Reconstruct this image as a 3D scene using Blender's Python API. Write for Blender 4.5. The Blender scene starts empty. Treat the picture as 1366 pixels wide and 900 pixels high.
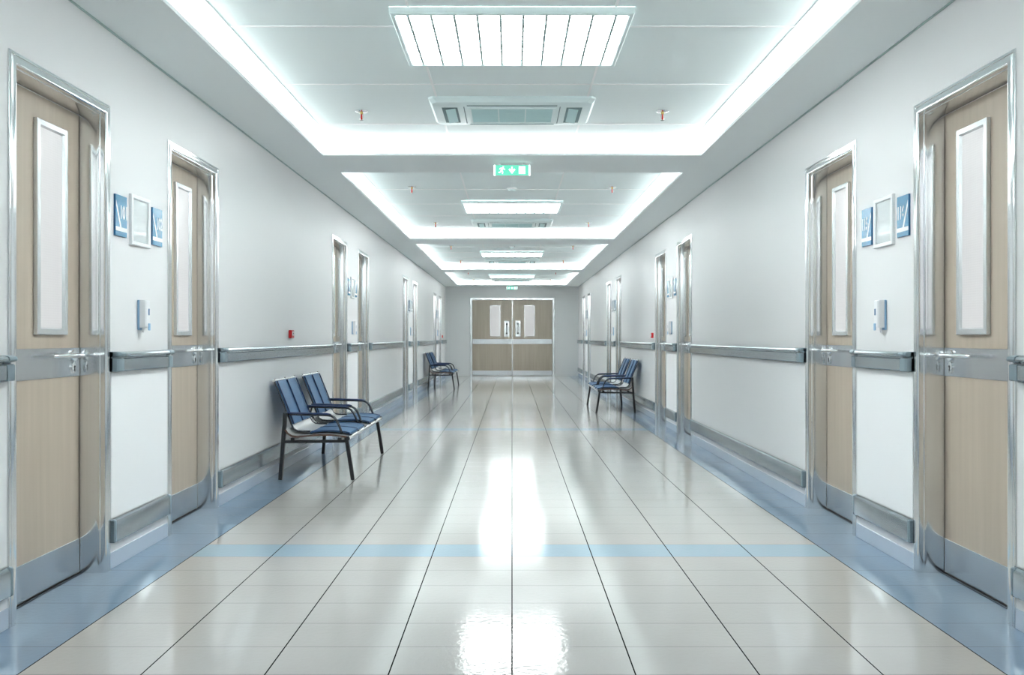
import bpy, math
from mathutils import Vector
C = bpy.context.scene.collection
K = 1150.0            # focal length in pixels of the 1366 px wide frame
EYE = 1.09
WX = 1.89             # wall planes at x = -WX and +WX
SOF, UP = 2.535, 2.67 # soffit and upper ceiling heights
P = 5.82              # the corridor repeats every P metres
YB, YE = -4.6, 24.5   # back and end walls
DH = 2.175            # door frame outer height
DW = 0.814            # door frame outer width
DA, DB = 3.231, 4.725 # near outer edges of the two doors of a pair

EXPO = 2.15
# ------------------------------------------------------------------ materials
def mat(name, col, rough=0.5, metal=0.0, emit=None, estr=0.0, coat=0.0, spec=0.5, trans=0.0, noise=None, brushed=None):
    m = bpy.data.materials.new(name); m.use_nodes = True
    nt = m.node_tree; b = nt.nodes['Principled BSDF']
    b.inputs['Base Color'].default_value = (*col, 1)
    b.inputs['Roughness'].default_value = rough
    b.inputs['Metallic'].default_value = metal
    b.inputs['Specular IOR Level'].default_value = spec
    b.inputs['Coat Weight'].default_value = coat
    b.inputs['Transmission Weight'].default_value = trans
    if emit:
        b.inputs['Emission Color'].default_value = (*emit, 1)
        b.inputs['Emission Strength'].default_value = estr
    tc = nt.nodes.new('ShaderNodeTexCoord')
    if noise:      # (scale, amount): faint mottling of the colour
        n = nt.nodes.new('ShaderNodeTexNoise'); n.inputs['Scale'].default_value = noise[0]
        r = nt.nodes.new('ShaderNodeMapRange')
        r.inputs['To Min'].default_value = 1 - noise[1]; r.inputs['To Max'].default_value = 1 + noise[1]
        mx = nt.nodes.new('ShaderNodeVectorMath'); mx.operation = 'SCALE'
        mx.inputs[0].default_value = col
        nt.links.new(tc.outputs['Object'], n.inputs['Vector'])
        nt.links.new(n.outputs['Fac'], r.inputs['Value'])
        nt.links.new(r.outputs['Result'], mx.inputs['Scale'])
        nt.links.new(mx.outputs['Vector'], b.inputs['Base Color'])
    if brushed:    # (sx, sy, sz, strength): stretched grain in the roughness
        mp = nt.nodes.new('ShaderNodeMapping'); mp.inputs['Scale'].default_value = brushed[:3]
        n = nt.nodes.new('ShaderNodeTexNoise'); n.inputs['Scale'].default_value = 1.0
        r = nt.nodes.new('ShaderNodeMapRange')
        r.inputs['To Min'].default_value = rough - brushed[3]; r.inputs['To Max'].default_value = rough + brushed[3]
        nt.links.new(tc.outputs['Object'], mp.inputs['Vector'])
        nt.links.new(mp.outputs['Vector'], n.inputs['Vector'])
        nt.links.new(n.outputs['Fac'], r.inputs['Value'])
        nt.links.new(r.outputs['Result'], b.inputs['Roughness'])
    return m

def wood_mat(name, c1, c2):
    m = mat(name, c1, 0.42, spec=0.35); nt = m.node_tree; b = nt.nodes['Principled BSDF']
    tc = nt.nodes.new('ShaderNodeTexCoord')
    mp = nt.nodes.new('ShaderNodeMapping'); mp.inputs['Scale'].default_value = (28, 28, 1.1)
    n = nt.nodes.new('ShaderNodeTexNoise'); n.inputs['Scale'].default_value = 1.0; n.inputs['Detail'].default_value = 5
    mp2 = nt.nodes.new('ShaderNodeMapping'); mp2.inputs['Scale'].default_value = (5, 5, 0.5)
    n2 = nt.nodes.new('ShaderNodeTexNoise'); n2.inputs['Scale'].default_value = 1.0
    ad = nt.nodes.new('ShaderNodeMath'); ad.operation = 'ADD'
    cr = nt.nodes.new('ShaderNodeValToRGB')
    cr.color_ramp.elements[0].position = 0.7; cr.color_ramp.elements[0].color = (*c2, 1)
    cr.color_ramp.elements[1].position = 1.3; cr.color_ramp.elements[1].color = (*c1, 1)
    L = nt.links.new
    L(tc.outputs['Object'], mp.inputs['Vector']); L(mp.outputs['Vector'], n.inputs['Vector'])
    L(tc.outputs['Object'], mp2.inputs['Vector']); L(mp2.outputs['Vector'], n2.inputs['Vector'])
    L(n.outputs['Fac'], ad.inputs[0]); L(n2.outputs['Fac'], ad.inputs[1])
    mr = nt.nodes.new('ShaderNodeMapRange'); mr.inputs['From Min'].default_value = 0.75; mr.inputs['From Max'].default_value = 1.25
    L(ad.outputs[0], mr.inputs['Value']); L(mr.outputs['Result'], cr.inputs['Fac'])
    cr.color_ramp.elements[0].position = 0.0; cr.color_ramp.elements[1].position = 1.0
    L(cr.outputs['Color'], b.inputs['Base Color'])
    return m

def floor_mat():
    m = mat('floor_tiles', (0.7, 0.69, 0.66), 0.1, spec=0.6); nt = m.node_tree; b = nt.nodes['Principled BSDF']
    N = nt.nodes.new; L = nt.links.new
    tc = N('ShaderNodeTexCoord'); sp = N('ShaderNodeSeparateXYZ'); L(tc.outputs['Object'], sp.inputs[0])
    def mth(op, a, c=None):
        n = N('ShaderNodeMath'); n.operation = op
        for i, v in enumerate((a, c)):
            if v is None: continue
            if isinstance(v, (int, float)): n.inputs[i].default_value = v
            else: L(v, n.inputs[i])
        return n.outputs[0]
    x, y = sp.outputs['X'], sp.outputs['Y']
    ax = mth('ABSOLUTE', x)
    # distance to the nearest joint along the corridor (every 0.4 m up to 1.6 m) and across it (every 0.25 m)
    rx = mth('MINIMUM', mth('ROUND', mth('DIVIDE', ax, 0.4)), 4.0)
    dx = mth('ABSOLUTE', mth('SUBTRACT', ax, mth('MULTIPLY', rx, 0.4)))
    lx = mth('LESS_THAN', dx, 0.0024)
    yy = mth('DIVIDE', mth('SUBTRACT', y, 0.04), 0.25)
    dy = mth('MULTIPLY', mth('ABSOLUTE', mth('SUBTRACT', yy, mth('ROUND', yy))), 0.25)
    ly = mth('LESS_THAN', dy, 0.0016)
    blue_side = mth('GREATER_THAN', ax, 1.6)
    st = mth('MODULO', mth('ADD', mth('SUBTRACT', y, 4.29), 10 * P), P)
    band = mth('MULTIPLY', mth('LESS_THAN', st, 0.25), mth('SUBTRACT', 1.0, blue_side))
    def mixc(f, c1, c2):
        n = N('ShaderNodeMix'); n.data_type = 'RGBA'
        L(f, n.inputs['Factor'])
        for i, v in ((6, c1), (7, c2)):
            if isinstance(v, tuple): n.inputs[i].default_value = (*v, 1)
            else: L(v, n.inputs[i])
        return n.outputs[2]
    nz = N('ShaderNodeTexNoise'); nz.inputs['Scale'].default_value = 2.2; nz.inputs['Detail'].default_value = 4
    L(tc.outputs['Object'], nz.inputs['Vector'])
    base = mixc(nz.outputs['Fac'], FLOOR_W1, FLOOR_W2)
    base = mixc(band, base, FLOOR_BAND)
    nb = mixc(nz.outputs['Fac'], FLOOR_B1, FLOOR_B2)
    base = mixc(blue_side, base, nb)
    faint = mixc(mth('MULTIPLY', ly, 0.62), base, (0.1, 0.1, 0.11))
    base = mixc(lx, faint, (0.008, 0.008, 0.009))
    L(base, b.inputs['Base Color'])
    # gentle waviness and a groove at the joints
    bp = N('ShaderNodeBump'); bp.inputs['Strength'].default_value = 0.035; bp.inputs['Distance'].default_value = 0.02
    n2 = N('ShaderNodeTexNoise'); n2.inputs['Scale'].default_value = 45; n2.inputs['Detail'].default_value = 3
    L(tc.outputs['Object'], n2.inputs['Vector']); L(n2.outputs['Fac'], bp.inputs['Height'])
    L(bp.outputs['Normal'], b.inputs['Normal'])
    rg = mth('ADD', mth('MULTIPLY', lx, 0.5), FLOOR_ROUGH)
    L(rg, b.inputs['Roughness'])
    L(mth('MULTIPLY', mth('SUBTRACT', 1.0, lx), FLOOR_SPEC), b.inputs['Specular IOR Level'])
    return m

FLOOR_W1, FLOOR_W2 = (0.44, 0.428, 0.412), (0.49, 0.478, 0.462)
FLOOR_B1, FLOOR_B2 = (0.21, 0.30, 0.41), (0.25, 0.345, 0.46)
FLOOR_BAND = (0.33, 0.445, 0.53)
FLOOR_ROUGH, FLOOR_SPEC = 0.095, 0.68

M = {}
M['floor'] = floor_mat()
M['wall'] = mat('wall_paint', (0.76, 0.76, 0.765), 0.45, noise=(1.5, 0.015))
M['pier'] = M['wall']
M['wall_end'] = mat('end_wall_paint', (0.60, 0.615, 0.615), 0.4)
M['panel'] = mat('wall_guard_sheet', (0.80, 0.81, 0.82), 0.3)
M['panel_w'] = mat('wall_guard_sheet_white', (0.90, 0.91, 0.92), 0.3)
M['ceil'] = mat('ceiling_paint', (0.88, 0.93, 0.93), 0.6, noise=(2, 0.01))
M['tile'] = mat('ceiling_panel', (0.88, 0.965, 0.965), 0.6, noise=(3, 0.01))
M['tbar'] = mat('ceiling_joint_strip', (0.98, 1.0, 1.0), 0.4)
M['cove'] = mat('cove_white', (0.9, 0.9, 0.9), 0.5)
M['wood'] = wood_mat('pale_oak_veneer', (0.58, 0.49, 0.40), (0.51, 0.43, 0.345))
M['wood_shaded'] = wood_mat('shaded_oak_veneer', (0.40, 0.35, 0.29), (0.34, 0.30, 0.24))  # side-door oak drawn darker: weaker light at the end put into the colour
M['steel'] = mat('brushed_steel', (0.62, 0.64, 0.66), 0.24, 1.0, brushed=(3, 3, 300, 0.06))
M['frame'] = mat('polished_frame_metal', (0.80, 0.82, 0.83), 0.12, 1.0)
M['chrome'] = mat('chrome', (0.85, 0.86, 0.87), 0.07, 1.0)
M['rail'] = mat('grey_handrail_metal', (0.44, 0.49, 0.52), 0.22, 0.85)
M['railcap'] = mat('dark_rail_cap', (0.24, 0.31, 0.35), 0.35, 0.2)
M['skirt'] = mat('blue_grey_skirting', (0.50, 0.57, 0.66), 0.2)
M['white'] = mat('white_enamel', (0.84, 0.86, 0.87), 0.3)
M['silver'] = mat('satin_silver', (0.75, 0.77, 0.78), 0.25, 0.7)
M['ac'] = mat('air_unit_plastic', (0.82, 0.95, 0.95), 0.4)
M['ac_in'] = mat('air_unit_grille', (0.58, 0.82, 0.83), 0.5)
M['ac_dark'] = mat('air_unit_slot', (0.16, 0.27, 0.28), 0.6)
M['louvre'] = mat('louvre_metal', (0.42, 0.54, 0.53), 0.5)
M['red'] = mat('red_plastic', (0.55, 0.01, 0.015), 0.3)
M['brass'] = mat('brass', (0.75, 0.55, 0.2), 0.25, 1.0)
M['sprk_red'] = mat('red_glass_bulb', (0.75, 0.04, 0.03), 0.15)
M['blue'] = mat('blue_sign_plastic', (0.05, 0.23, 0.40), 0.2, noise=(12, 0.12))
M['blue_edge'] = mat('blue_sign_edge', (0.01, 0.12, 0.28), 0.3)
M['blue_dev'] = mat('blue_device_plastic', (0.26, 0.45, 0.66), 0.3)
M['dev'] = mat('grey_device_plastic', (0.80, 0.81, 0.83), 0.3)
M['sheet'] = mat('pale_notice_board', (0.46, 0.50, 0.51), 0.2, coat=0.3)
M['sign_white'] = mat('white_lettering', (0.88, 0.90, 0.91), 0.35)
M['black'] = mat('black_powder_coat', (0.018, 0.019, 0.021), 0.3)
M['tube'] = mat('dark_tube_metal', (0.07, 0.075, 0.085), 0.22, 0.9)
M['fabric'] = mat('blue_woven_vinyl', (0.065, 0.17, 0.335), 0.55, noise=(60, 0.18))
M['piping'] = mat('navy_piping', (0.006, 0.03, 0.10), 0.4)
M['armpad'] = mat('navy_arm_pad', (0.01, 0.035, 0.13), 0.3)
M['shell'] = mat('pale_seat_shell', (0.60, 0.60, 0.60), 0.3)
M['shelledge'] = mat('brown_shell_edge', (0.10, 0.05, 0.035), 0.4)
M['lamp'] = mat('lamp_diffuser', (0.9, 0.95, 0.95), 0.5, emit=(0.965, 0.995, 1.0), estr=6.2)
M['led'] = mat('led_strip', (0.9, 0.9, 0.9), 0.5, emit=(1.0, 1.0, 1.0), estr=3.7)
M['exit_green'] = mat('exit_green_lit', (0.02, 0.22, 0.14), 0.4, emit=(0.20, 1.0, 0.70), estr=0.17)
M['exit_white'] = mat('exit_white_lit', (0.8, 0.9, 0.87), 0.4, emit=(0.85, 1.0, 0.97), estr=0.4)
M['gap'] = mat('dark_gap', (0.03, 0.03, 0.03), 0.7)

def glass_lit():
    m = mat('frosted_lit_glass', (0.52, 0.505, 0.505), 0.25, emit=(1.0, 0.97, 0.965), estr=0.42); nt = m.node_tree; b = nt.nodes['Principled BSDF']
    N = nt.nodes.new; L = nt.links.new
    tc = N('ShaderNodeTexCoord'); v = N('ShaderNodeTexVoronoi'); v.inputs['Scale'].default_value = 95; v.inputs['Randomness'].default_value = 0.05
    r = N('ShaderNodeMapRange'); r.inputs['From Min'].default_value = 0.2; r.inputs['From Max'].default_value = 0.6
    r.inputs['To Min'].default_value = 0.075; r.inputs['To Max'].default_value = 0.04
    L(tc.outputs['Object'], v.inputs['Vector']); L(v.outputs['Distance'], r.inputs['Value']); L(r.outputs['Result'], b.inputs['Emission Strength'])
    return m
M['glass'] = glass_lit()

# ------------------------------------------------------------------ mesh builder
class MB:
    flip = False
    def __init__(s): s.v, s.f, s.m, s.mats = [], [], [], []
    def mi(s, m):
        if m is None: return 0
        if m not in s.mats: s.mats.append(m)
        return s.mats.index(m)
    def add(s, vs, fs, m=None):
        o = len(s.v); s.v += [tuple(p) for p in vs]; k = s.mi(m)
        for f in fs: s.f.append([i + o for i in f]); s.m.append(k)
        return s
    def box(s, a, b, m=None, bev=0.0):
        x0, x1 = sorted((a[0], b[0])); y0, y1 = sorted((a[1], b[1])); z0, z1 = sorted((a[2], b[2]))
        if bev <= 0:
            return s.add([(x0,y0,z0),(x1,y0,z0),(x1,y1,z0),(x0,y1,z0),(x0,y0,z1),(x1,y0,z1),(x1,y1,z1),(x0,y1,z1)],
                         [(0,3,2,1),(4,5,6,7),(0,1,5,4),(1,2,6,5),(2,3,7,6),(3,0,4,7)], m)
        c = min(bev, (x1-x0)*.45, (y1-y0)*.45, (z1-z0)*.45)
        vs, idx = [], {}
        for i, X in enumerate((x0, x1)):
            for j, Y in enumerate((y0, y1)):
                for k, Z in enumerate((z0, z1)):
                    sx, sy, sz = (1-2*i)*c, (1-2*j)*c, (1-2*k)*c
                    idx[i,j,k,0] = len(vs); vs.append((X, Y+sy, Z+sz))
                    idx[i,j,k,1] = len(vs); vs.append((X+sx, Y, Z+sz))
                    idx[i,j,k,2] = len(vs); vs.append((X+sx, Y+sy, Z))
        fs = []
        for i in (0,1):
            fs.append([idx[i,0,0,0], idx[i,1,0,0], idx[i,1,1,0], idx[i,0,1,0]])
            fs.append([idx[0,i,0,1], idx[1,i,0,1], idx[1,i,1,1], idx[0,i,1,1]])
            fs.append([idx[0,0,i,2], idx[1,0,i,2], idx[1,1,i,2], idx[0,1,i,2]])
        for a_ in (0,1):
            for b_ in (0,1):
                fs.append([idx[a_,b_,0,0], idx[a_,b_,1,0], idx[a_,b_,1,1], idx[a_,b_,0,1]])
                fs.append([idx[a_,0,b_,0], idx[a_,1,b_,0], idx[a_,1,b_,2], idx[a_,0,b_,2]])
                fs.append([idx[0,a_,b_,1], idx[1,a_,b_,1], idx[1,a_,b_,2], idx[0,a_,b_,2]])
                for c_ in (0,1): fs.append([idx[a_,b_,c_,0], idx[a_,b_,c_,1], idx[a_,b_,c_,2]])
        return s.add(vs, fs, m)
    def rings(s, rings, m=None, caps=True, closed=True):
        n = len(rings[0]); vs = [p for r in rings for p in r]; fs = []
        for i in range(len(rings)-1):
            for j in range(n if closed else n-1):
                k = (j+1) % n
                fs.append((i*n+j, i*n+k, (i+1)*n+k, (i+1)*n+j))
        if caps and closed:
            fs.append(tuple(range(n))[::-1]); fs.append(tuple((len(rings)-1)*n + j for j in range(n)))
        return s.add(vs, fs, m)
    def tube(s, pts, r, m=None, n=12, up=(0,0,1), caps=True):
        pts = [Vector(p) for p in pts]; rs = r if isinstance(r, (list, tuple)) else [r]*len(pts); R = []
        ref = None
        for i, p in enumerate(pts):
            t = (pts[min(i+1, len(pts)-1)] - pts[max(i-1, 0)]).normalized()
            if ref is None:
                u = Vector(up)
                if abs(u.dot(t)) > .95: u = Vector((1,0,0))
                ref = u
            a = t.cross(ref).normalized(); b = a.cross(t).normalized(); ref = b
            rr = rs[i]; rx, ry = rr if isinstance(rr, tuple) else (rr, rr)
            R.append([p + a*rx*math.cos(2*math.pi*k/n) + b*ry*math.sin(2*math.pi*k/n) for k in range(n)])
        return s.rings(R, m, caps)
    def bar(s, pts, w, h, side=(0,1,0), m=None):   # rectangular section with clipped corners swept along pts
        pts = [Vector(p) for p in pts]; sd = Vector(side).normalized(); R = []
        for i, p in enumerate(pts):
            t = (pts[min(i+1, len(pts)-1)] - pts[max(i-1, 0)]).normalized()
            nrm = t.cross(sd).normalized(); a, b = w/2, h/2; c = min(a, b)*.35
            R.append([p + sd*u + nrm*v for u, v in ((-a+c,-b),(a-c,-b),(a,-b+c),(a,b-c),(a-c,b),(-a+c,b),(-a,b-c),(-a,-b+c))])
        return s.rings(R, m)
    def lathe(s, prof, c, axis='z', n=24, m=None):  # prof: (radius, height) pairs
        R = []
        for r, h in prof:
            ring = []
            for k in range(n):
                a = 2*math.pi*k/n; u, v = r*math.cos(a), r*math.sin(a)
                ring.append({'z': (c[0]+u, c[1]+v, c[2]+h), 'x': (c[0]+h, c[1]+u, c[2]+v), 'y': (c[0]+u, c[1]+h, c[2]+v)}[axis])
            R.append(ring)
        return s.rings(R, m)
    def build(s, name, m=None, parent=None, smooth=None):
        me = bpy.data.meshes.new(name); me.from_pydata([(-x, y, z) for x, y, z in s.v] if MB.flip else s.v, [], s.f)
        mats = s.mats if s.mats else ([m] if m else [])
        for q in mats: me.materials.append(q)
        if s.mats:
            for p, k in zip(me.polygons, s.m): p.material_index = k
        import bmesh
        bm = bmesh.new(); bm.from_mesh(me); bmesh.ops.recalc_face_normals(bm, faces=bm.faces); bm.to_mesh(me); bm.free()
        if smooth:
            for p in me.polygons: p.use_smooth = True
            me.set_sharp_from_angle(angle=math.radians(smooth))
        o = bpy.data.objects.new(name, me); C.objects.link(o)
        if parent: o.parent = parent
        return o

def empty(name, loc=(0,0,0), rz=0.0):
    o = bpy.data.objects.new(name, None); o.location = loc; o.rotation_euler = (0, 0, rz); o.empty_display_size = .1
    C.objects.link(o); return o
def tag(o, label=None, cat=None, group=None, kind=None):
    if label: o['label'] = label
    if cat: o['category'] = cat
    if group: o['group'] = group
    if kind: o['kind'] = kind
    return o
def copy_tree(o, parent=None):
    c = o.copy(); C.objects.link(c)
    if parent: c.parent = parent
    for ch in [x for x in bpy.data.objects if x.parent == o]: copy_tree(ch, c)
    return c
class Proto:
    """the first use places the original itself, later uses place copies"""
    def __init__(s, root): s.root, s.used = root, False
    def put(s, loc, rz=0.0):
        o = s.root if not s.used else copy_tree(s.root)
        s.used = True; o.location = loc; o.rotation_euler = (0, 0, rz); return o

SIDES = ((-1, 'left'), (1, 'right'))
ORD = ['first', 'second', 'third', 'fourth']
pairs = [(DA + k*P, DB + k*P) for k in range(4)]
# wall stretches between the doors: (y0, y1, kind, phrase)
def stretches():
    out = [(YB, pairs[0][0], 'long', 'before the first door')]
    for k, (a, b) in enumerate(pairs):
        out.append((a + DW, b, 'pier', 'between the %s pair of doors' % ORD[k]))
        e = pairs[k+1][0] if k < 3 else YE
        out.append((b + DW, e, 'long' if k < 3 else 'stub',
                    'past the %s pair of doors' % ORD[k] if k < 3 else 'at the end wall corner'))
    return out
ST = stretches()

# ------------------------------------------------------------------ floor and ceiling
f = MB(); f.box((-2.3, YB-.2, -.1), (2.3, YE+.3, 0)); o = f.build('floor', M['floor'])
tag(o, 'glossy white tiled floor with blue border and blue cross bands', 'floor', kind='structure')

trays = [(1.74 + k*P, 6.84 + k*P) for k in range(-1, 4)]
trays[-1] = (trays[-1][0], 23.9)
TH = 1.5; CV = .16
c = MB()
for s in (-1, 1): c.box((s*TH, YB, SOF), (s*(WX+.1), YE, SOF+.02), M['ceil'])
edges = [YB] + [v for t in trays for v in t] + [YE]
for i in range(0, len(edges), 2): c.box((-TH, edges[i], SOF), (TH, edges[i+1], SOF+.02), M['ceil'])
c.box((-2.3, YB-.1, UP+.05), (2.3, YE+.1, UP+.12), M['ceil'])
ceil = c.build('ceiling'); tag(ceil, 'pale grey lowered ceiling border around the lit recesses', 'ceiling', kind='structure')
for i, (a, b) in enumerate(trays):
    u = MB()
    u.box((-TH-CV, a-CV, UP), (TH+CV, b+CV, UP+.03), M['tile'])
    for s in (-1, 1): u.box((s*(TH+CV), a-CV-.02, SOF+.02), (s*(TH+CV+.02), b+CV+.02, UP+.03), M['cove'])
    for y0, y1 in ((a-CV-.02, a-CV), (b+CV, b+CV+.02)): u.box((-TH-CV, y0, SOF+.02), (TH+CV, y1, UP+.03), M['cove'])
    # joint strips of the panels
    for x in (-1.44, -.497, .497, 1.44): u.box((x-.0065, a-CV, UP-.004), (x+.0065, b+CV, UP), M['tbar'])
    y = 4.378 + (i-1)*P - 3.0
    while y < b + CV:
        if y > a - CV: u.box((-TH-CV, y-.0065, UP-.004), (TH+CV, y+.0065, UP), M['tbar'])
        y += 1.0
    uo = u.build('ceiling'); tag(uo, 'white panelled ceiling recess with glowing edges, %s' %
        ['behind the camera', 'nearest the camera', 'second from the camera', 'third from the camera', 'farthest, before the end wall'][i], 'ceiling', kind='structure')
    l = MB()
    for s in (-1, 1): l.box((s*(TH+CV-.004), a-CV+.01, SOF+.045), (s*(TH+CV-.001), b+CV-.01, SOF+.075))
    for y in (a-CV+.001, b+CV-.004): l.box((-TH-CV+.01, y, SOF+.045), (TH+CV-.01, y+.003, SOF+.075))
    lo = l.build('cove_light', M['led'], uo)

# ------------------------------------------------------------------ walls
for s, side in SIDES:
    w = MB(); T = .3
    def wb(x0, x1, y0, y1, z0, z1, m, bev=0): w.box((s*x0, y0, z0), (s*x1, y1, z1), m, bev)
    for (a, b, kind, ph) in ST:
        a_ = a if a == YB else a - .04; b_ = b if b == YE else b + .04   # the frame laps over the wall's edge
        wm = M['pier'] if kind == 'pier' else M['wall']; pm = M['panel_w'] if kind == 'pier' else M['panel']
        wb(WX, WX+T, a_, b_, 0, UP+.05, wm)
        if b - a > .2: wb(WX-.004, WX, a+.012, b-.012, .236, .926, pm, .003)
    for a, b in pairs:
        for y in (a, b): wb(WX, WX+T, y+.04, y+DW-.04, DH-.04, UP+.05, M['wall'])
    wo = w.build('wall_%s' % side); tag(wo, 'long pale grey %s wall of the corridor with white lower panels' % side, 'wall', kind='structure')
    sk = MB()
    for (a, b, kind, ph) in ST: sk.box((s*(WX-.004), a, 0), (s*WX, b, .078), bev=.0015)
    so = sk.build('baseboard_%s' % side, M['skirt']); tag(so, 'blue-grey skirting along the foot of the %s wall' % side, 'skirting', kind='structure')
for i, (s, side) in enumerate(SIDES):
    w = MB(); w.box((s*(WX-.005), YB, SOF-.009), (s*WX, YE, SOF-.0005)); o = w.build('shade_strip_%d' % (i+1), M['louvre'])  # added dark strip that paints the shadow line under the soffit
    tag(o, 'thin grey strip painting in the shadow line where the %s wall meets the ceiling' % side, 'shade_strip', kind='structure')
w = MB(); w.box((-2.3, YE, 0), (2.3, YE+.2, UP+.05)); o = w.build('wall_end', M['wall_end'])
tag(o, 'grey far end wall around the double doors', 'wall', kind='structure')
w = MB(); w.box((-2.3, YB-.2, 0), (2.3, YB, UP+.05)); o = w.build('wall_back', M['wall'])
tag(o, 'plain grey wall closing the corridor behind the camera', 'wall', kind='structure')

# ------------------------------------------------------------------ side doors
def door_proto(s):
    root = empty('door')
    W, T = DW, DH
    # metal frame: one mitred profile (a = inset from the outer edge, u = depth into the wall)
    prof = [(0, 0), (0, -.004), (.002, -.006), (.012, -.006), (.014, -.004), (.018, -.004), (.022, -.009), (.036, -.010), (.043, -.008), (.047, -.003), (.048, .004), (.048, .018),
            (.051, .021), (.051, .026)]
    for i in range(13):
        t = i/12; u = .028 + t*.086; a = .051 + .006*(1-(1-t)**2)
        prof.append((a, u))
    m = MB(); R = []
    def P3(v, u, z): return (s*u, v, z)
    for a, u in prof: R.append([P3(a, u, 0), P3(a, u, T-a), P3(W-a, u, T-a), P3(W-a, u, 0)])
    vs = [p for r in R for p in r]; fs = []
    for i in range(len(R)-1):
        for j in range(3): fs.append((i*4+j, i*4+j+1, (i+1)*4+j+1, (i+1)*4+j))
    m.add(vs, fs); m.build('door_frame', M['frame'], root, smooth=28)
    u0 = .112
    b = MB(); b.box((s*u0, .058, .008), (s*(u0+.045), W-.060, T-.060), bev=.001); b.build('door_leaf', M['wood'], root)
    b = MB(); b.box((s*(u0-.004), .0585, .913), (s*u0, W-.0605, 1.043), bev=.001); b.build('push_band', M['steel'], root)
    b = MB(); b.box((s*(u0-.003), .0585, .010), (s*u0, W-.0605, .163), bev=.001); b.build('kick_plate', M['steel'], root)
    b = MB(); b.box((s*(u0-.014), .05, 0), (s*(u0-.009), W-.05, .0015), M['gap']); b.box((s*(u0-.003), .05, 0), (s*(u0+.045), W-.05, .003), M['gap']); b.build('gap_shade', None, root)  # dark strips paint in the shade of the gap under the leaf
    # vision window
    v0, v1, z0, z1 = 3.606-DA, 3.853-DA, 1.102, 2.012
    m = MB(); R = []
    for a, u in ((0, 0), (0, -.016), (.002, -.018), (.024, -.018), (.030, -.006)):
        R.append([P3(v0+a, u0+u, z0+a), P3(v0+a, u0+u, z1-a), P3(v1-a, u0+u, z1-a), P3(v1-a, u0+u, z0+a)])
    m.rings(R, caps=False); wf = m.build('window_frame', M['silver'], root, smooth=20)
    b = MB(); b.box((s*(u0-.006), v0+.028, z0+.028), (s*(u0-.001), v1-.028, z1-.028)); b.build('window_pane', M['glass'], wf)
    # lever handle with round rose, keyhole plate below
    hv, hz = .692, 1.008
    h = MB(); h.lathe([(.0, -.010), (.024, -.010), (.026, -.007), (.026, 0)], (s*(u0-.004), hv, hz), 'x', m=None) if s > 0 else \
        h.lathe([(.0, .010), (.024, .010), (.026, .007), (.026, 0)], (s*(u0-.004), hv, hz), 'x')
    pts = [P3(hv, u0-.01, hz), P3(hv, u0-.045, hz), P3(hv-.006, u0-.054, hz), P3(hv-.02, u0-.058, hz), P3(hv-.14, u0-.058, hz+.002), P3(hv-.240, u0-.057, hz+.002), P3(hv-.252, u0-.050, hz+.002)]
    h.tube(pts, [.010, .010, .010, .0105, .0095, .0085, .006], n=12)
    h.build('door_handle', M['chrome'], root, smooth=40)
    k = MB()
    ring = []
    for hgt, sc in ((0, 1.0), (-.006, 1.0), (-.008, .8)):
        ring.append([P3(hv+.017*sc*math.cos(a), u0-.004+hgt, .953+.027*sc*math.sin(a)) for a in [2*math.pi*q/20 for q in range(20)]])
    k.rings(ring, M['chrome'])
    k.lathe([(.0048, 0), (.0048, -.0015*s)], (s*(u0-.0122), hv, .958), 'x', 12, M['gap'])
    k.box((s*(u0-.0122), hv-.002, .938), (s*(u0-.0137), hv+.002, .957), M['gap'])
    k.build('keyhole_plate', None, root, smooth=40)
    return Proto(root)

LET = {-1: ('left', 'leftmost'), 1: ('right', 'rightmost')}
n = 1
for s, side in SIDES:
    pr = door_proto(s)
    for k, (a, b) in enumerate(pairs):
        for j, y in enumerate((a, b)):
            d = pr.put((s*WX, y, 0)); d.name = 'door_%d' % n; n += 1
            tag(d, 'pale wood door with steel band, %s of the %s pair on the %s wall' % (('nearer', 'farther')[j], ORD[k], side), 'door', 'side doors of the corridor', 'structure')

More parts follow.
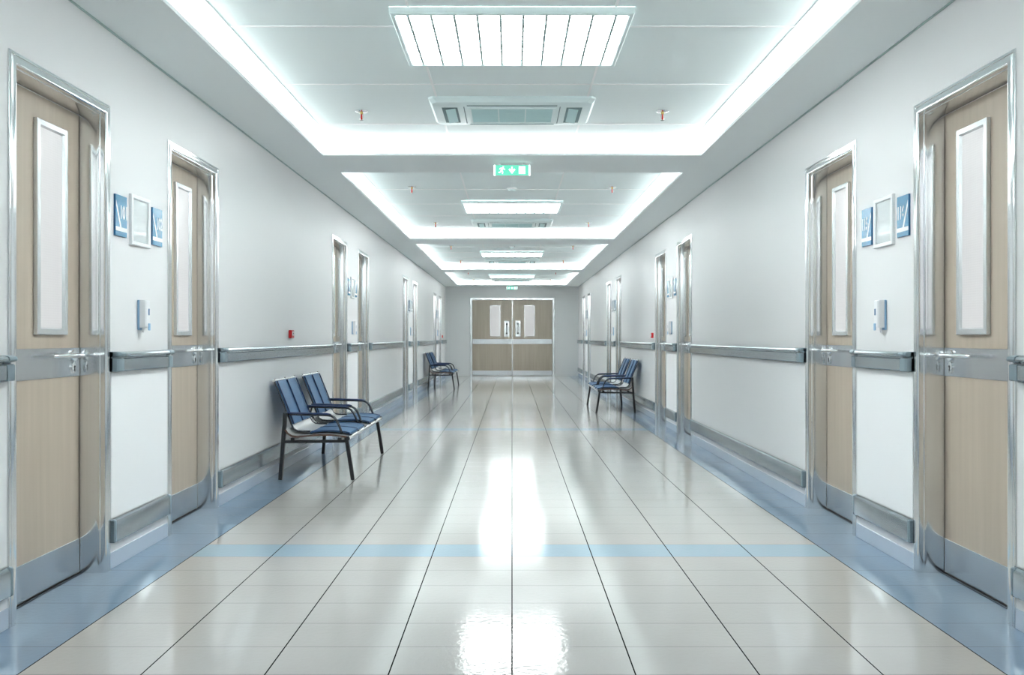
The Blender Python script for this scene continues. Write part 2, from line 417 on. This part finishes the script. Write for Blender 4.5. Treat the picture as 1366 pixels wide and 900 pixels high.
# ------------------------------------------------------------------ end double doors
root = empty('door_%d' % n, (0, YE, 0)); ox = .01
tag(root, 'double doors in shade-darkened oak with steel bands in the end wall', 'door', kind='structure')
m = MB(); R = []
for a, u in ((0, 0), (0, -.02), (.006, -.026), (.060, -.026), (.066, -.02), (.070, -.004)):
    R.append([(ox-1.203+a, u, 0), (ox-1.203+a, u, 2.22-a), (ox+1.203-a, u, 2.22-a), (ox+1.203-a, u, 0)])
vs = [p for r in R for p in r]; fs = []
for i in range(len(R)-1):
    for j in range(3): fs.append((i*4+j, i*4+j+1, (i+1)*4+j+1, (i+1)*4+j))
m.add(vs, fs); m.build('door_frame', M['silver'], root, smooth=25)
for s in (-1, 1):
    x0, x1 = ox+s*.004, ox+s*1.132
    b = MB(); b.box((x0, -.012, .01), (x1, 0, 2.149), bev=.002); leaf = b.build('door_leaf', M['wood_shaded'], root)
    b = MB(); b.box((x0, -.02, .903), (x1, -.0122, 1.047), bev=.004); b.build('push_band', M['steel'], leaf)
    b = MB(); b.box((x0, -.016, .012), (x1, -.0122, .15), bev=.002); b.build('kick_plate', M['steel'], leaf)
    b = MB(); xa, xb = ox+s*.337, ox+s*.639
    R = []
    for a, u in ((0, -.012), (0, -.018), (.012, -.018), (.016, -.0135)):
        R.append([(xa+s*a, u, 1.118+a), (xa+s*a, u, 2.006-a), (xb-s*a, u, 2.006-a), (xb-s*a, u, 1.118+a)])
    b.rings(R, caps=False); b.build('window_frame', M['silver'], leaf)
    b = MB(); b.box((xa+s*.014, -.0145, 1.132), (xb-s*.014, -.0122, 1.992)); b.build('window_pane', M['glass'], leaf)
    b = MB(); b.box((ox+s*.085, -.017, 1.115), (ox+s*.234, -.0122, 1.563), bev=.003); b.build('handle_plate', M['silver'], leaf)
    b = MB(); xc = ox+s*.16
    b.tube([(xc, -.017, 1.21), (xc, -.055, 1.225), (xc, -.06, 1.34), (xc, -.055, 1.455), (xc, -.017, 1.47)], .010, n=10)
    for z in (1.21, 1.47): b.lathe([(.028, 0), (.028, -.006), (.02, -.009)], (xc, -.017, z), 'y', 16)
    b.build('pull_handle', M['tube'], leaf, smooth=40)
b = MB(); b.box((ox-.012, -.016, .01), (ox+.012, -.012, 2.149)); b.build('meeting_strip', M['silver'], root)

# ------------------------------------------------------------------ handrails and low bumper rails
def extrude_y(mb, s, prof, y0, y1, round_=.03, m=None):
    secs = [(y0, .35), (y0+.006, .75), (y0+.016, .95), (y0+round_, 1), (y1-round_, 1), (y1-.016, .95), (y1-.006, .75), (y1, .35)]
    mb.rings([[(s*(WX - .0005 - p*q), y, z) for p, z in prof] for y, q in secs], m)
HR = [(0, .930), (.034, .930), (.038, .934), (.038, .986), (.034, .990), (.022, .992), (.022, .997), (.040, .999), (.047, 1.004), (.048, 1.010), (.044, 1.018), (.034, 1.022), (0, 1.022)]
BR = [(0, .125), (.020, .125), (.025, .130), (.025, .216), (.021, .226), (.012, .232), (0, .232)]
for s, side in SIDES:
    for (a, b, kind, ph) in ST:
        a0, b0 = a + .004, b - .004
        root = empty('handrail', (0, (a0+b0)/2, 0)); yc = (a0+b0)/2
        tag(root, 'grey metal handrail on %s wall %s' % (side, ph), 'handrail', 'wall handrails')
        mb = MB(); extrude_y(mb, s, HR, a0-yc, b0-yc); mb.build('rail', M['rail'], root, smooth=30)
        if b - a > .2:
            big = [(p*1.05, z + (.001 if z > .98 else -.001)) for p, z in HR]
            for y0, y1 in ((a0, a0+.065), (b0-.065, b0)):
                mb = MB()
                q0 = .35 if y0 == a0 else 1; q1 = .35 if y1 == b0 else 1
                sec = [(y0, q0), (y0+.006, .78 if q0 < 1 else 1), (y0+.016, .97 if q0 < 1 else 1), (y0+.03, 1), (y1-.03, 1), (y1-.016, .97 if q1 < 1 else 1), (y1-.006, .78 if q1 < 1 else 1), (y1, q1)]
                mb.rings([[(s*(WX-.0003-p*q), y-yc, z) for p, z in big] for y, q in sec])
                mb.build('end_cap', M['railcap'], root, smooth=30)
        root = empty('bumper_rail', (0, yc, 0))
        tag(root, 'low grey bumper rail on %s wall %s' % (side, ph), 'bumper rail', 'low bumper rails')
        mb = MB(); extrude_y(mb, s, BR, a0-yc, b0-yc, .02); mb.build('rail', M['rail'], root, smooth=30)
        if b - a > .2:
            for y0, y1 in ((a0-.001, a0+.02), (b0-.02, b0+.001)):
                mb = MB(); mb.box((s*(WX-.0003), y0-yc, .1235), (s*(WX-.0265), y1-yc, .2335), bev=.006); mb.build('end_cap', M['railcap'], root)

# ------------------------------------------------------------------ signs, notice frames, dispensers on the piers
def text_mesh(txt, h):
    cu = bpy.data.curves.new('t', 'FONT'); cu.body = txt; cu.size = 1.0; cu.extrude = 0.0; cu.offset = 0.028
    ob = bpy.data.objects.new('t', cu); C.objects.link(ob)
    dg = bpy.context.evaluated_depsgraph_get(); me = bpy.data.meshes.new_from_object(ob.evaluated_get(dg))
    bpy.data.objects.remove(ob)
    xs = [v.co.x for v in me.vertices]; ys = [v.co.y for v in me.vertices]
    w, hh = max(xs)-min(xs), max(ys)-min(ys)
    vs = [((v.co.x-min(xs))/w, (v.co.y-min(ys))/hh) for v in me.vertices]; fs = [list(p.vertices) for p in me.polygons]
    return vs, fs
def room_sign(s, y0, y1, z0, z1, txt):
    """local frame: q runs left to right for someone facing the wall, p is height off the wall"""
    w = y1-y0; root = empty('room_sign', (s*WX, (y0+y1)/2, z0))
    H = z1-z0; dirn = 1 if s < 0 else -1           # facing the left wall, +y is to the right
    def P(q, p, z): return (-s*p, dirn*(q-w/2), z)
    b = MB(); b.box(P(0, 0, 0), P(w, .008, H), M['blue_edge']); b.box(P(.0015, .008, .0015), P(w-.0015, .0088, H-.0015), M['blue'])
    plate = b.build('sign_plate', None, root)
    b = MB(); b.box(P(.0015, .0088, .024), P(w-.0015, .0096, .044)); b.build('white_band', M['sign_white'], root)
    # white stroke from the corridor side edge down to the band
    def Q(q, p, z): return P(q if s < 0 else w-q, p, z)
    b = MB(); h_ = [(.006, .146), (.007, .168), (.062, .044), (.047, .044)]
    n_ = len(h_); vs = [Q(q, .0088, z) for q, z in h_] + [Q(q, .0096, z) for q, z in h_]
    b.add(vs, [tuple(range(n_)), tuple(range(n_, 2*n_))] + [(i, (i+1) % n_, n_+(i+1) % n_, n_+i) for i in range(n_)]); b.build('white_stroke', M['sign_white'], root)
    if txt:
        vs, fs = text_mesh(txt, 1); tw, th = .066, .066; q0 = w-.069 if s < 0 else .012; zt = .084
        N_ = len(vs); V = [P(q0+x*tw, .0089, zt+z*th) for x, z in vs] + [P(q0+x*tw, .0100, zt+z*th) for x, z in vs]
        F = [f_ for f_ in fs] + [[i+N_ for i in f_] for f_ in fs]
        cnt = {}
        for f_ in fs:
            for i in range(len(f_)):
                e = (f_[i], f_[(i+1) % len(f_)]); cnt[frozenset(e)] = cnt.get(frozenset(e), 0)+1
        for f_ in fs:
            for i in range(len(f_)):
                e = (f_[i], f_[(i+1) % len(f_)])
                if cnt[frozenset(e)] == 1: F.append([e[0], e[1], e[1]+N_, e[0]+N_])
        b = MB(); b.add(V, F); b.build('room_number', M['sign_white'], root)
    return root
def notice_frame(s, y0, y1, z0, z1):
    root = empty('notice_frame', (s*WX, (y0+y1)/2, z0)); w, H = y1-y0, z1-z0
    m = MB(); R = []
    for a, p in ((0, 0), (0, .013), (.003, .016), (.016, .016), (.020, .012), (.021, .006)):
        R.append([(-s*p, -w/2+a, a), (-s*p, -w/2+a, H-a), (-s*p, w/2-a, H-a), (-s*p, w/2-a, a)])
    m.rings(R, caps=False); m.build('frame', M['white'], root, smooth=20)
    b = MB(); b.box((0, -w/2+.018, .018), (-s*.007, w/2-.018, H-.018)); b.build('backing_sheet', M['sheet'], root)
    return root
def dispenser(s, yc, z0):
    root = empty('wall_dispenser', (s*WX, yc, z0)); H = .152
    b = MB(); b.box((0, -.030, 0), (-s*.012, .030, H), bev=.003); b.build('back_plate', M['blue_dev'], root)
    b = MB()
    R = []
    for z, g in ((.012, .0), (.016, .002), (H-.006, .002), (H, -.004)):
        R.append([(-s*.012, -.028, z), (-s*(.038+g), -.028, z), (-s*(.044+g), -.022, z), (-s*(.044+g), .016, z), (-s*(.036+g), .026, z), (-s*.012, .028, z)])
    b.rings(R); b.build('body', M['dev'], root)
    b = MB(); b.box((-s*.0445, -.006, -.002), (-s*.050, .016, .034), bev=.003); b.build('push_lever', M['blue_dev'], root)
    b = MB(); b.box((-s*.0462, -.004, .075), (-s*.0474, .010, .108), bev=.0005); b.build('indicator_window', M['blue_edge'], root)
    b = MB(); b.tube([(-s*.024, -.010, .012), (-s*.024, -.010, -.012)], [.008, .005]); b.build('nozzle', M['dev'], root, smooth=40)
    return root
for s, side in SIDES:
    nums = ('101', '102') if s < 0 else ('116', '115')
    p0 = DA + DW - 4.045   # pier offset
    for k in range(4):
        o = k*P; t = nums if k == 0 else (None, None); where = 'between %s pair of doors, %s wall' % (ORD[k], side)
        a = room_sign(s, 4.090+o, 4.213+o, 1.576, 1.773, t[0]); b = room_sign(s, 4.513+o, 4.638+o, 1.576, 1.773, t[1])
        for q, num, w_ in ((a, t[0], 'nearer'), (b, t[1], 'farther')):
            tag(q, ('blue room sign reading %s, %s' % (num, where)) if num else 'small blue room sign, %s one %s' % (w_, where), 'room sign', 'blue room signs')
        q = notice_frame(s, 4.252+o, 4.474+o, 1.55, 1.80); tag(q, 'white notice frame, blue signs beside it, %s' % where, 'frame', 'notice frames')
        q = dispenser(s, 4.375+o, 1.128); tag(q, 'white and blue dispenser above handrail, %s' % where, 'dispenser', 'wall dispensers')

def call_point(s, yc, zc, label):
    root = empty('fire_call_point', (s*WX, yc, zc)); tag(root, label, 'call point', 'red fire call points')
    b = MB(); b.box((0, -.044, -.035), (-s*.028, .044, .035), bev=.005); b.build('housing', M['red'], root)
    b = MB(); b.box((-s*.0285, -.026, -.012), (-s*.030, .026, .024), bev=.0005); b.build('break_glass', M['white'], root)
    b = MB(); b.lathe([(.008, 0), (.008, -s*.001)], (-s*.0305, 0, .006), 'x', 14); b.build('button', M['gap'], root)
call_point(-1, 7.33, 1.118, 'red fire call point above the handrail behind the nearest bench on the left wall')
call_point(-1, 23.25, 1.118, 'tiny red fire call point beside the end wall on the left wall')
call_point(1, 11.55, 1.118, 'red fire call point above the handrail next to the right wall bench')

# ------------------------------------------------------------------ ceiling fittings
def light_proto():
    root = empty('ceiling_light'); hw, L = .575, .776
    m = MB(); R = []
    for a, z in ((-.012, 0), (-.012, -.030), (-.006, -.036), (.010, -.036), (.016, -.030), (.016, -.012)):
        R.append([(-hw+a, a, z), (hw-a, a, z), (hw-a, L-a, z), (-hw+a, L-a, z)])
    m.rings(R, caps=False); m.build('housing', M['ac'], root)
    b = MB(); b.box((-hw+.014, .014, -.024), (hw-.014, L-.014, -.018)); b.build('diffuser', M['lamp'], root)
    b = MB()
    for i in range(10):
        x = (i-4.5)*.1115; b.box((x-.0062, .014, -.034), (x+.0062, L-.014, -.027))
    for j in range(1, 10):
        y = j*L/10; b.box((-hw+.014, y-.0012, -.032), (hw-.014, y+.0012, -.0275))
    b.build('louvre', M['louvre'], root)
    return Proto(root)
lp = light_proto()
for k in range(-1, 4):
    o = lp.put((0, 4.13+k*P, UP-.0005))
    tag(o, 'large rectangular louvred ceiling light, %s' % ['above and behind the camera', 'nearest, at the top of the picture', 'second from the camera', 'third from the camera', 'farthest, before the end doors'][k+1], 'ceiling light', 'louvred ceiling lights')

def cassette_proto():
    root = empty('air_conditioner'); hw, L = .55, .640
    def oct_(hw_, y0, y1, c, z): return [(-hw_+c, y0, z), (hw_-c, y0, z), (hw_, y0+c, z), (hw_, y1-c, z), (hw_-c, y1, z), (-hw_+c, y1, z), (-hw_, y1-c, z), (-hw_, y0+c, z)]
    b = MB(); b.rings([oct_(hw, 0, L, .03, 0), oct_(hw, 0, L, .03, -.012), oct_(hw-.02, .02, L-.02, .035, -.036), oct_(hw-.06, .05, L-.05, .05, -.044)]); b.build('panel', M['ac'], root, smooth=25)
    m = MB(); R = []
    for a, z in ((-.018, -.044), (-.018, -.050), (0, -.050), (0, -.046)):
        R.append([(-.275+a, .14+a, z), (.275-a, .14+a, z), (.275-a, .50-a, z), (-.275+a, .50-a, z)])
    m.rings(R, caps=False, m=M['ac']); m.box((-.275, .14, -.0465), (.275, .50, -.0445), M['ac_in'])
    for x in (-.092, .092): m.box((x-.004, .14, -.048), (x+.004, .50, -.0466), M['ac'])
    for i in range(1, 12): m.box((-.275, .14+i*.03-.002, -.0476), (.275, .14+i*.03+.002, -.0466), M['ac_in'])
    m.build('grille', None, root)
    for s in (-1, 1):
        m = MB(); m.box((s*.365, .12, -.0452), (s*.47, .52, -.0443), M['ac_dark'])
        R = [[(s*.385, .13, -.046), (s*.385, .51, -.046)], [(s*.455, .13, -.053), (s*.455, .51, -.053)]]
        m.add([(s*.38, .14, -.0460), (s*.445, .14, -.056), (s*.445, .50, -.056), (s*.38, .50, -.0460), (s*.38, .14, -.0453), (s*.445, .14, -.0535), (s*.445, .50, -.0535), (s*.38, .50, -.0453)],
              [(0,1,2,3),(4,5,6,7),(0,1,5,4),(1,2,6,5),(2,3,7,6),(3,0,4,7)], M['ac_in'])
        m.build('side_vent', None, root)
        m = MB(); m.box((s*.318, .10, -.0450), (s*.324, .54, -.0442)); m.build('seam', M['ac_dark'], root)
    for y in (.065, .555):
        m = MB(); m.box((-.30, y, -.0452), (.30, y+.02, -.0443)); m.build('air_slot', M['ac_dark'], root)
    return Proto(root)
cp = cassette_proto()
for k in range(0, 4):
    o = cp.put((0, 5.64+k*P, UP-.0005))
    tag(o, 'ceiling air conditioner panel behind the %s louvred light' % ['nearest', 'second', 'third', 'farthest'][k], 'air conditioner', 'ceiling air conditioners')

def sprinkler_proto():
    root = empty('sprinkler')
    b = MB(); b.lathe([(.044, 0), (.044, -.003), (.034, -.008), (.014, -.010)], (0, 0, 0), n=28); b.build('escutcheon', M['chrome'], root, smooth=50)
    b = MB(); b.lathe([(.011, -.010), (.011, -.020), (.006, -.024)], (0, 0, 0), n=16); b.build('body', M['brass'], root, smooth=40)
    b = MB(); b.lathe([(.004, -.024), (.0062, -.032), (.0062, -.058), (.004, -.062)], (0, 0, 0), n=14)
    b.build('bulb', M['sprk_red'], root, smooth=40)
    b = MB()
    for s in (-1, 1): b.tube([(s*.009, 0, -.02), (s*.012, 0, -.035), (s*.010, 0, -.052), (s*.003, 0, -.064)], .0018, n=6)
    b.build('yoke', M['chrome'], root, smooth=40)
    b = MB(); b.lathe([(.014, -.064), (.014, -.0655)], (0, 0, 0), n=18); b.build('deflector', M['chrome'], root)
    return Proto(root)
sp = sprinkler_proto()
for k in range(4):
    rec = ['nearest', 'second', 'third', 'farthest'][k]
    for y, w_ in (((9.04-P+k*P, 'front'),) if k else ()) + ((6.016+k*P, 'rear'),):
        for s, side in SIDES:
            o = sp.put((s*1.05, y, UP-.0005))
            tag(o, 'red-bulbed ceiling sprinkler, %s %s one in the %s ceiling recess' % (w_, side, rec), 'sprinkler', 'ceiling sprinklers')
def detector_proto():
    root = empty('smoke_detector')
    b = MB(); b.lathe([(.052, 0), (.052, -.008), (.046, -.014)], (0, 0, 0), n=28); b.build('base', M['white'], root, smooth=40)
    b = MB(); b.lathe([(.040, -.014), (.040, -.026), (.030, -.034), (.012, -.036)], (0, 0, 0), n=28); b.build('sensor_head', M['ac'], root, smooth=40)
    return Proto(root)
dp = detector_proto()
for k in range(1, 4):
    o = dp.put((0, 9.12+(k-1)*P, UP-.0005)); tag(o, 'round white smoke detector in front of the %s louvred light' % ['', 'second', 'third', 'farthest'][k], 'smoke detector', 'smoke detectors')

def exit_sign(y, label):
    root = empty('exit_sign', (0, y, SOF)); tag(root, label, 'exit sign', 'green exit signs')
    z0, z1, hw = -.105, -.019, .137
    b = MB(); b.box((-hw, .004, z0), (hw, .022, z1), bev=.003); b.build('housing', M['white'], root)
    b = MB(); b.box((-hw+.001, 0, z0+.001), (hw-.001, .0045, z1-.001)); b.build('sign_face', M['exit_green'], root)
    for s in (-1, 1):
        b = MB(); b.box((s*hw, -.002, z0-.002), (s*(hw+.014), .024, z1+.002), bev=.004); b.build('end_cap', M['exit_white'], root)
        b = MB(); b.box((s*.10-.006, .006, z1), (s*.10+.006, .018, -.0005)); b.build('bracket', M['white'], root)
    zc = (z0+z1)/2
    def poly(name, polys):
        b = MB()
        for pts in polys:
            n_ = len(pts); vs = [(x, -.0002, z) for x, z in pts] + [(x, -.0016, z) for x, z in pts]
            b.add(vs, [tuple(range(n_)), tuple(range(n_, 2*n_))] + [(i, (i+1) % n_, n_+(i+1) % n_, n_+i) for i in range(n_)])
        b.build(name, M['exit_white'], root)
    def stroke(p, q, w):
        dx, dz = q[0]-p[0], q[1]-p[1]; l = math.hypot(dx, dz); nx, nz = -dz/l*w/2, dx/l*w/2
        return [(p[0]+nx, p[1]+nz), (q[0]+nx, q[1]+nz), (q[0]-nx, q[1]-nz), (p[0]-nx, p[1]-nz)]
    cx = -.084
    def S(a, b_, w=.008): return stroke((cx+a[0]*.001, zc+a[1]*.001), (cx+b_[0]*.001, zc+b_[1]*.001), w)
    head = [(cx+.012+.006*math.cos(t*math.pi/6), zc+.026+.006*math.sin(t*math.pi/6)) for t in range(12)]
    poly('running_figure', [head, S((8, 18), (-4, -2), .013), S((-4, -2), (8, -14), .009), S((8, -14), (4, -31), .008), S((-5, -2), (-14, -18), .009), S((-14, -18), (-28, -18), .008),
                            S((8, 17), (20, 6), .006), S((20, 6), (27, 10), .006), S((4, 18), (-12, 17), .006), S((-12, 17), (-20, 6), .006)])
    poly('arrow', [stroke((0, zc+.029), (0, zc-.006), .012), [(-.028, zc+.006), (-.018, zc+.014), (0, zc-.004), (.018, zc+.014), (.028, zc+.006), (0, zc-.030)]])
    poly('doorway', [[(.056, zc-.031), (.056, zc+.032), (.110, zc+.032), (.110, zc-.031)]])
exit_sign(7.13, 'lit green exit sign with running figure hanging from the ceiling nearer the camera')
exit_sign(24.1, 'small lit green exit sign above the end double doors')

# ------------------------------------------------------------------ benches
def bench_proto():
    """local: x = 0 at the front feet, +x towards the wall behind it; y runs along the bench"""
    root = empty('waiting_bench'); LEN = 1.5
    for y in (0, LEN):
        b = MB(); b.bar([(.555, y, 0), (.518, y, .512)], .034, .030, m=None); b.build('leg', M['black'], root)
        b = MB(); b.bar([(.0, y, 0), (.05, y, .325)], .034, .028); b.build('leg', M['black'], root)
        b = MB(); b.bar([(.045, y, .296), (.53, y, .291)], .030, .022); b.build('side_bar', M['black'], root)
    for x, z in ((.10, .312), (.46, .310)):
        b = MB(); b.bar([(x, -.01, z), (x, LEN+.01, z)], .03, .022, side=(1,0,0)); b.build('cross_beam', M['black'], root)
    b = MB(); b.tube([(.028, -.05, .322), (.028, LEN+.08, .322)], .014); fb = b.build('front_bar', M['silver'], root, smooth=40)
    for y in (-.05, LEN+.08):
        b = MB(); b.tube([(.028, y-.006, .322), (.028, y+.006, .322)], .016); b.build('end_cap', M['black'], fb, smooth=40)
    # shell: curved pale sheet running the length of the bench with a brown rim at each end
    sh = [(.022, .330), (.08, .341), (.17, .350), (.27, .349), (.36, .342), (.42, .336), (.462, .342), (.492, .360), (.510, .388)]
    def sheet(mb, pts, y0, y1, t, m=None):
        n_ = len(pts); R = []
        for y in (y0, y1):
            top = [(x, y, z) for x, z in pts]; bot = []
            for i, (x, z) in enumerate(pts):
                a = pts[max(i-1, 0)]; c_ = pts[min(i+1, n_-1)]; dx, dz = c_[0]-a[0], c_[1]-a[1]; l = math.hypot(dx, dz)
                bot.append((x + dz/l*t, y, z - dx/l*t))
            R.append(top + bot[::-1])
        mb.rings(R, m)
    b = MB(); sheet(b, sh, -.012, LEN+.04, .010); so = b.build('seat_shell', M['shell'], root, smooth=40)
    for y in (-.022, LEN+.04):
        b = MB(); sheet(b, [(x, z+.001) for x, z in sh], y, y+.010, .013); b.build('shell_rim', M['shelledge'], so, smooth=40)
    line = [(.40, .364), (.435, .368), (.462, .385), (.482, .420), (.500, .470), (.528, .545), (.566, .640), (.612, .752)]
    for (y0, y1) in ((.06, .66), (.94, 1.53)):
        # backrest frame: two side tubes and a top rail
        bf = empty('backrest_frame'); bf.parent = root
        for y in (y0, y1):
            b = MB(); b.tube([(.34, y, .3635)] + [(x+.006, y, z) for x, z in line], .007, n=10, up=(0,1,0)); b.build('side_tube', M['tube'], bf, smooth=40)
        b = MB(); b.tube([(.618, y0-.02, .756), (.618, y1+.015, .756)], .010, n=10); b.build('top_rail', M['silver'], bf, smooth=40)
        for y in (y0, (y0+y1)/2, y1):
            b = MB(); b.lathe([(.006, 0), (.006, .004), (.004, .006)], (.616, y, .764), n=10); b.build('bolt', M['black'], bf)
        yc = (y0+y1)/2
        bp = MB(); pl = [(x-.006, z) for x, z in line[3:]]; 
        for a, c_ in ((y0+.012, yc-.006), (yc+.006, y1-.010)): sheet(bp, [(x, z) for x, z in pl], a, c_, .014)
        bpo = bp.build('back_pad', M['fabric'], root, smooth=40)
        for y in (y0+.009, yc, y1-.007):
            pp = MB(); pp.tube([(x-.007, y, z) for x, z in pl], .0055, n=8, up=(0,1,0)); pp.build('piping', M['piping'], bpo, smooth=60)
        # pale sling joining the backrest to the seat
        b = MB(); sheet(b, [(.335, .358), (.40, .359), (.437, .364), (.464, .383), (.480, .414)], y0+.014, y1-.012, .006); b.build('lumbar_sling', M['shell'], root, smooth=40)
        # seat pad
        s0, s1 = y0-.02, y1+.02; sc = (s0+s1)/2
        pts = [(.030, .340), (.034, .356), (.07, .364), (.16, .3725), (.25, .371), (.325, .366), (.335, .354)]
        sp_ = MB()
        for a, c_ in ((s0, sc-.005), (sc+.005, s1)): sheet(sp_, pts, a, c_, .008)
        spo = sp_.build('seat_pad', M['fabric'], root, smooth=40)
        for y in (s0, sc, s1):
            pp = MB(); pp.tube([(x, y, z) for x, z in pts], .005, n=8, up=(0,1,0)); pp.build('piping', M['piping'], spo, smooth=60)
        for y in (s0, sc, s1):
            b = MB(); b.lathe([(.009, 0), (.009, .006), (.005, .009)], (.020, y, .336), n=10); b.build('bolt', M['black'], root)
    # four armrests
    for y in (.035, .735, .900, 1.555):
        pts = [(.525, .500), (.46, .499), (.38, .496), (.28, .494), (.205, .492), (.175, .487), (.150, .473), (.131, .450), (.112, .410), (.092, .352)]
        b = MB(); b.tube([(x, y, z) for x, z in pts], .0095, n=10, up=(0,1,0))
        ar = b.build('armrest', M['tube'], root, smooth=40)
        b = MB(); b.tube([(x, y, z+.010) for x, z in pts[:6]], [(.020, .007)]*5 + [(.013, .005)], n=12, up=(0,0,1)); b.build('arm_pad', M['armpad'], ar, smooth=50)
        if y in (.735, .900):
            b = MB(); b.tube([(.518, y, .500), (.535, y, .44), (.505, y, .375), (.46, y, .335)], .008, n=8, up=(0,1,0)); b.build('arm_strut', M['black'], ar, smooth=40)
    return root
MB.flip = True
lb = Proto(bench_proto())
MB.flip = False
rb = Proto(bench_proto())
for pr, s, y, lab in ((lb, -1, 6.61, 'two-seat blue waiting bench with black legs against the left wall, nearest the camera'),
                      (rb, 1, 12.46, 'two-seat blue waiting bench with black legs against the right wall'),
                      (lb, -1, 18.24, 'small far two-seat blue waiting bench on the left near the end wall')):
    tag(pr.put((s*1.22, y, 0)), lab, 'bench', 'blue waiting benches')

# ------------------------------------------------------------------ camera and render settings
cam = bpy.data.cameras.new('camera'); cam.sensor_width = 36; cam.lens = K/1366*36; cam.clip_start = .02
co = bpy.data.objects.new('camera', cam); C.objects.link(co)
co.location = (0, 0, EYE); co.rotation_euler = (math.pi/2, 0, 0)
sc = bpy.context.scene; sc.camera = co
w = bpy.data.worlds.new('world'); sc.world = w; w.use_nodes = True
w.node_tree.nodes['Background'].inputs[0].default_value = (0.8, 0.85, 0.87, 1)
w.node_tree.nodes['Background'].inputs[1].default_value = 0.3
sc.view_settings.view_transform = 'Standard'; sc.view_settings.look = 'None'
sc.view_settings.gamma = 1; sc.view_settings.use_curve_mapping = False
sc.view_settings.exposure = EXPO
sc.cycles.max_bounces = 10; sc.cycles.diffuse_bounces = 6; sc.cycles.glossy_bounces = 6
sc.cycles.caustics_reflective = False; sc.cycles.caustics_refractive = False
sc.cycles.sample_clamp_indirect = 8
sc.cycles.use_denoising = True
